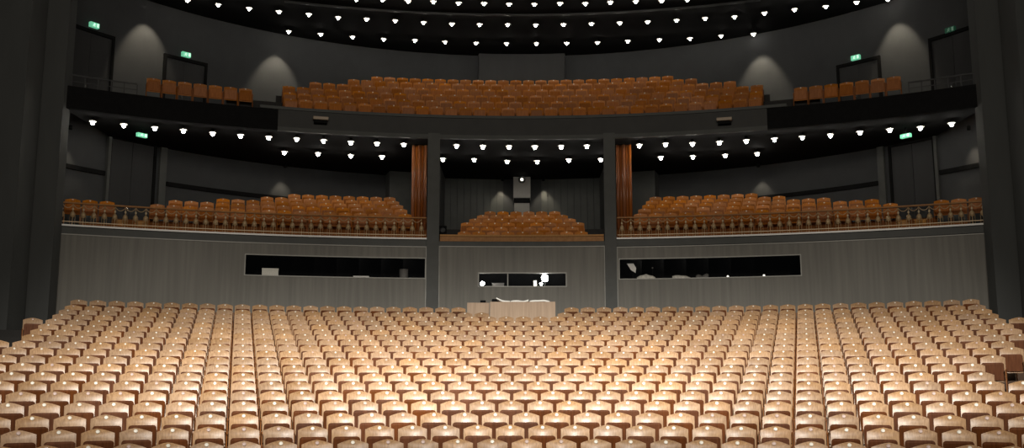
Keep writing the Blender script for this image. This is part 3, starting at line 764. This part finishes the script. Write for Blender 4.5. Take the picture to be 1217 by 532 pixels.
# ------------------------------------------------------------------ things in the booths behind the wall
def booth(px, py, dr): # point on the bench behind the glass
    arc = Arc(34.4 + dr, 0.7); a, z = arc.hit(px, py); return arc, a, z
zb1 = A_L[3][2] - 0.01; zb2 = A_C[3][2] - 0.01; zb3 = A_R[3][2] - 0.01
def booth_box(name, label, px0, px1, ytop, dr, dep, zb, mt, cat, lid=True):
    arc, a0, zt = booth(px0, ytop, dr); a1 = arc.hit(px1, ytop)[0]; am = (a0 + a1) / 2; w = (a1 - a0) * arc.R; h = zt - zb
    t = thing(name, label, cat, arc.at(am, zb), -am)
    bm = bmesh.new(); add_box(bm, -w/2, w/2, 0, dep, 0, h * (0.86 if lid else 1)); obj('body', bm, mt, t)
    if lid:
        bm = bmesh.new(); add_box(bm, -w/2 - .006, w/2 + .006, -0.006, dep + .006, h * .86, h); obj('lid', bm, mt, t)
    return t
booth_box('white_carton', 'square off-white carton behind the left booth window', 311.5, 331, 318.3, 0.30, 0.3, zb1, 'carton', 'box')
booth_box('flat_carton', 'flat white box low behind the left booth window', 420, 438.5, 327.5, 0.30, 0.25, zb1, 'paper', 'box')
arc, a, z = booth(480, 319.5, 0.5); hh = z - zb1
t = thing('grey_canister', 'dim grey round canister at the right of the left booth window', 'canister', arc.at(a, zb1), -a)
bm = bmesh.new(); add_lathe(bm, [(0.13, 0), (0.15, 0.02), (0.15, hh * .9)], 16); obj('body', bm, 'box_grey', t)
bm = bmesh.new(); add_lathe(bm, [(0.155, hh * .905), (0.155, hh * .96), (0.05, hh)], 16); obj('lid', bm, 'box_grey', t)
# right booth
def lump(name, label, px0, px1, ytops, dr, dep, mt, cat):
    arc, a0, _ = booth(px0, 325, dr); a1 = arc.hit(px1, 325)[0]; am = (a0 + a1) / 2
    bm = bmesh.new(); n = len(ytops); rows = []
    for k, yt in enumerate(ytops):
        px = px0 + (px1 - px0) * k / (n - 1); a, z = arc.hit(px, yt)
        p0 = arc.at(a, zb3); h = max(z - zb3, 0.02)
        r = arc.at(a, 0, 1) - arc.at(a, 0, 0)
        rows.append([bm.verts.new(p0 + r * (dep * v) + Vector((0, 0, h * u))) for v, u in ((0, 0), (0.04, .6), (0.2, 1), (0.55, .92), (0.9, .55), (1, 0))])
    for p, q in zip(rows, rows[1:]):
        for i in range(6): bm.faces.new((p[i], p[(i+1) % 6], q[(i+1) % 6], q[i])).smooth = True
    bm.faces.new(rows[0]); bm.faces.new(rows[-1])
    return tag(obj(name, bm, mt), label, cat)
lump('crumpled_cloth', 'crumpled pale cloth heaped at the left of the right booth window', 757, 779, [329, 327, 326.2, 325, 326.5, 327, 329], 0.3, 0.4, 'cloth', 'cloth')
lump('folded_cloth', 'low folded pale cloth in the middle of the right booth window', 799, 823, [327.5, 326.5, 326.6, 327, 327.2, 328.5, 330.5], 0.3, 0.4, 'cloth', 'cloth')
lump('cable_bundle', 'small dim bundle right of the folded cloth in the right booth', 827, 842, [327, 325.5, 326, 327.5, 325.5, 324.5, 325], 0.4, 0.3, 'box_grey', 'bundle')
# tilted reflector on a stand
arc, a, z = booth(750.5, 318.5, 0.45)
t = thing('tilted_reflector', 'white kite-shaped reflector tilted behind the right booth window', 'reflector', arc.at(a, zb3), -a)
hh = z - zb3
bm = bmesh.new()
q = [(-0.15, 0.16), (0.07, 0.17), (0.16, 0.0), (0.14, -0.17), (-0.03, -0.05)]
fr = [bm.verts.new((x, 0.02 * x, hh + zz)) for x, zz in q]; bk = [bm.verts.new((x, 0.02 * x + 0.02, hh + zz)) for x, zz in q]
bm.faces.new(fr); bm.faces.new(bk[::-1])
for k in range(5): bm.faces.new((fr[k], fr[(k+1) % 5], bk[(k+1) % 5], bk[k]))
obj('panel', bm, 'paper', t)
bm = bmesh.new(); add_tube(bm, [(0.05, 0.05, 0), (0.05, 0.05, hh)], 0.012); add_lathe(bm, [(0.1, 0), (0.1, 0.015)], 10, 0, Matrix.Translation((0.05, 0.05, 0))); obj('stand', bm, 'black', t)
def small_lamp(name, label, px, py, dr, zb, r, mt):
    arc, a, z = booth(px, py, dr)
    t = thing(name, label, 'lamp', arc.at(a, zb), -a)
    h = z - zb
    bm = bmesh.new(); add_lathe(bm, [(0.05, 0), (0.05, 0.012), (0.012, 0.016), (0.012, max(h - r * .8, 0.02))], 8); obj('stand', bm, 'black', t)
    bm = bmesh.new(); bmesh.ops.create_icosphere(bm, subdivisions=2, radius=r, matrix=Matrix.Translation((0, 0, h))); obj('bulb', bm, mt, t, True)
    return t
small_lamp('indicator_lamp', 'tiny white lamp low in the right booth window, left of the pair', 865, 328.3, 0.35, zb3, 0.04, 'dim_lamp')
small_lamp('indicator_lamp', 'tiny white lamp low in the right booth window, right of the pair', 908, 327.2, 0.35, zb3, 0.04, 'dim_lamp')
small_lamp('table_lamp', 'faint small lamp head above the crumpled cloth in the right booth', 775.5, 318.2, 0.85, zb3, 0.035, 'frame')
# centre booth: two work lamps, a console and a small screen
small_lamp('work_lamp', 'small brilliant white work lamp at the left end of the centre booth window', 573.3, 336.8, 0.30, zb2, 0.075, 'booth_lamp')
small_lamp('work_lamp', 'large brilliant white work lamp in the right half of the centre booth window', 647.5, 330.3, 0.30, zb2, 0.125, 'booth_lamp')
small_lamp('work_lamp', 'small white lamp just below left of the brightest booth lamp', 643, 337.2, 0.30, zb2, 0.05, 'booth_lamp')
booth_box('mixing_console', 'dim grey console low in the left half of the centre booth', 585, 599, 336, 0.5, 0.35, zb2, 'box_grey', 'console')
booth_box('white_monitor', 'pale upright monitor left of the brightest booth lamp', 634, 638, 333, 0.35, 0.05, zb2, 'carton', 'monitor', False)

# ------------------------------------------------------------------ lights
def spot(name, loc, target, energy, size, blend=0.5, col=(1, 0.93, 0.82), rad=0.05):
    l = bpy.data.lights.new(name, 'SPOT'); l.energy = energy; l.spot_size = R_(size); l.spot_blend = blend; l.color = col; l.shadow_soft_size = rad
    o = bpy.data.objects.new(name, l); C.objects.link(o); o.location = loc
    o.rotation_euler = (Vector(target) - Vector(loc)).to_track_quat('-Z', 'Y').to_euler(); return o
# ceiling wall-washers: fixture plus lamp
def washer(px, py, arc, zc, energy, label, size=60, off=0.8, drop=0.3, group='wall washers'):
    a, _ = arc.hit(px, py); p = arc.at(a, zc, -off)
    t = thing('wall_washer', label, 'spotlight', p, -a, group)
    bm = bmesh.new(); add_lathe(bm, [(0.06, 0.0), (0.06, -0.14), (0.05, -0.14), (0.05, -0.05)], 12); obj('barrel', bm, 'black', t)
    spot('wash_light', p - Vector((0, 0, 0.16)), arc.at(a, zc - 2.2, -0.16), energy, size, 0.6, (1, 0.87, 0.66), 0.03)
for px, py, w in ((174, 20, 'far left, above the tall door'), (328, 70, 'left end of the middle block'), (905, 66, 'right end of the middle block'), (1067, 30, 'far right, near the tall door')):
    washer(px, py, BACK, ZCEIL, 270, 'black spotlight under the ceiling washing the wall at the ' + w)
for px, w in ((597, 'left of the projector housing'), (646, 'right of the projector housing')):
    washer(px, 215, Arc(41.95, 24), ZSOFF, 60, 'black spotlight under the soffit ' + w, 75, 0.32)
for px, w in ((335, 'left box'), (905, 'right box'), (72, 'far left railing end'), (1163, 'far right railing end')):
    washer(px, 200, BACK, ZSOFF, 60, 'black spotlight under the soffit washing the wall of the ' + w, 65, 0.38)
# stage-side beams over the stalls, with an added fill (outside the frame, above the camera)
def area(name, loc, target, energy, sx, sy, col, spread=180):
    l = bpy.data.lights.new(name, 'AREA'); l.shape = 'RECTANGLE'; l.size = sx; l.size_y = sy; l.energy = energy; l.color = col; l.spread = R_(spread)
    o = bpy.data.objects.new(name, l); C.objects.link(o); o.location = loc
    o.rotation_euler = (Vector(target) - Vector(loc)).to_track_quat('-Z', 'Y').to_euler(); return o
for x, e in ((-9, 9500), (-4.5, 17000), (0, 21000), (4.5, 17000), (9, 9500)):
    spot('stalls_beam', (x * 0.5, -0.5, 11.8), (x, 22.4 - abs(x) * 0.12, 3.4), e * 1.2, 28, 1.0, (1, 0.97, 0.91), 0.35)
for x, e in ((-9.5, 8000), (-3.2, 8000), (3.2, 8000), (9.5, 8000)):
    spot('back_rows_beam', (x * 0.5, -0.5, 11.8), (x, 29.0 - abs(x) * 0.15, 4.3), e * .9, 22, 1.0, (1, 0.93, 0.84), 0.35)  # extra beams added to brighten the far rows
area('added_fill', (0, 4.0, 14.0), (0, 30, 6), 1900, 14, 3, (1, 0.91, 0.79))  # broad unseen fill, added to light the walls evenly

w = bpy.data.worlds.new('world'); bpy.context.scene.world = w; w.use_nodes = True
w.node_tree.nodes['Background'].inputs[0].default_value = (0.02, 0.021, 0.022, 1); w.node_tree.nodes['Background'].inputs[1].default_value = 0.5
vs = bpy.context.scene.view_settings
vs.view_transform = 'Standard'; vs.look = 'None'; vs.exposure = 0.0; vs.gamma = 1.0; vs.use_curve_mapping = False
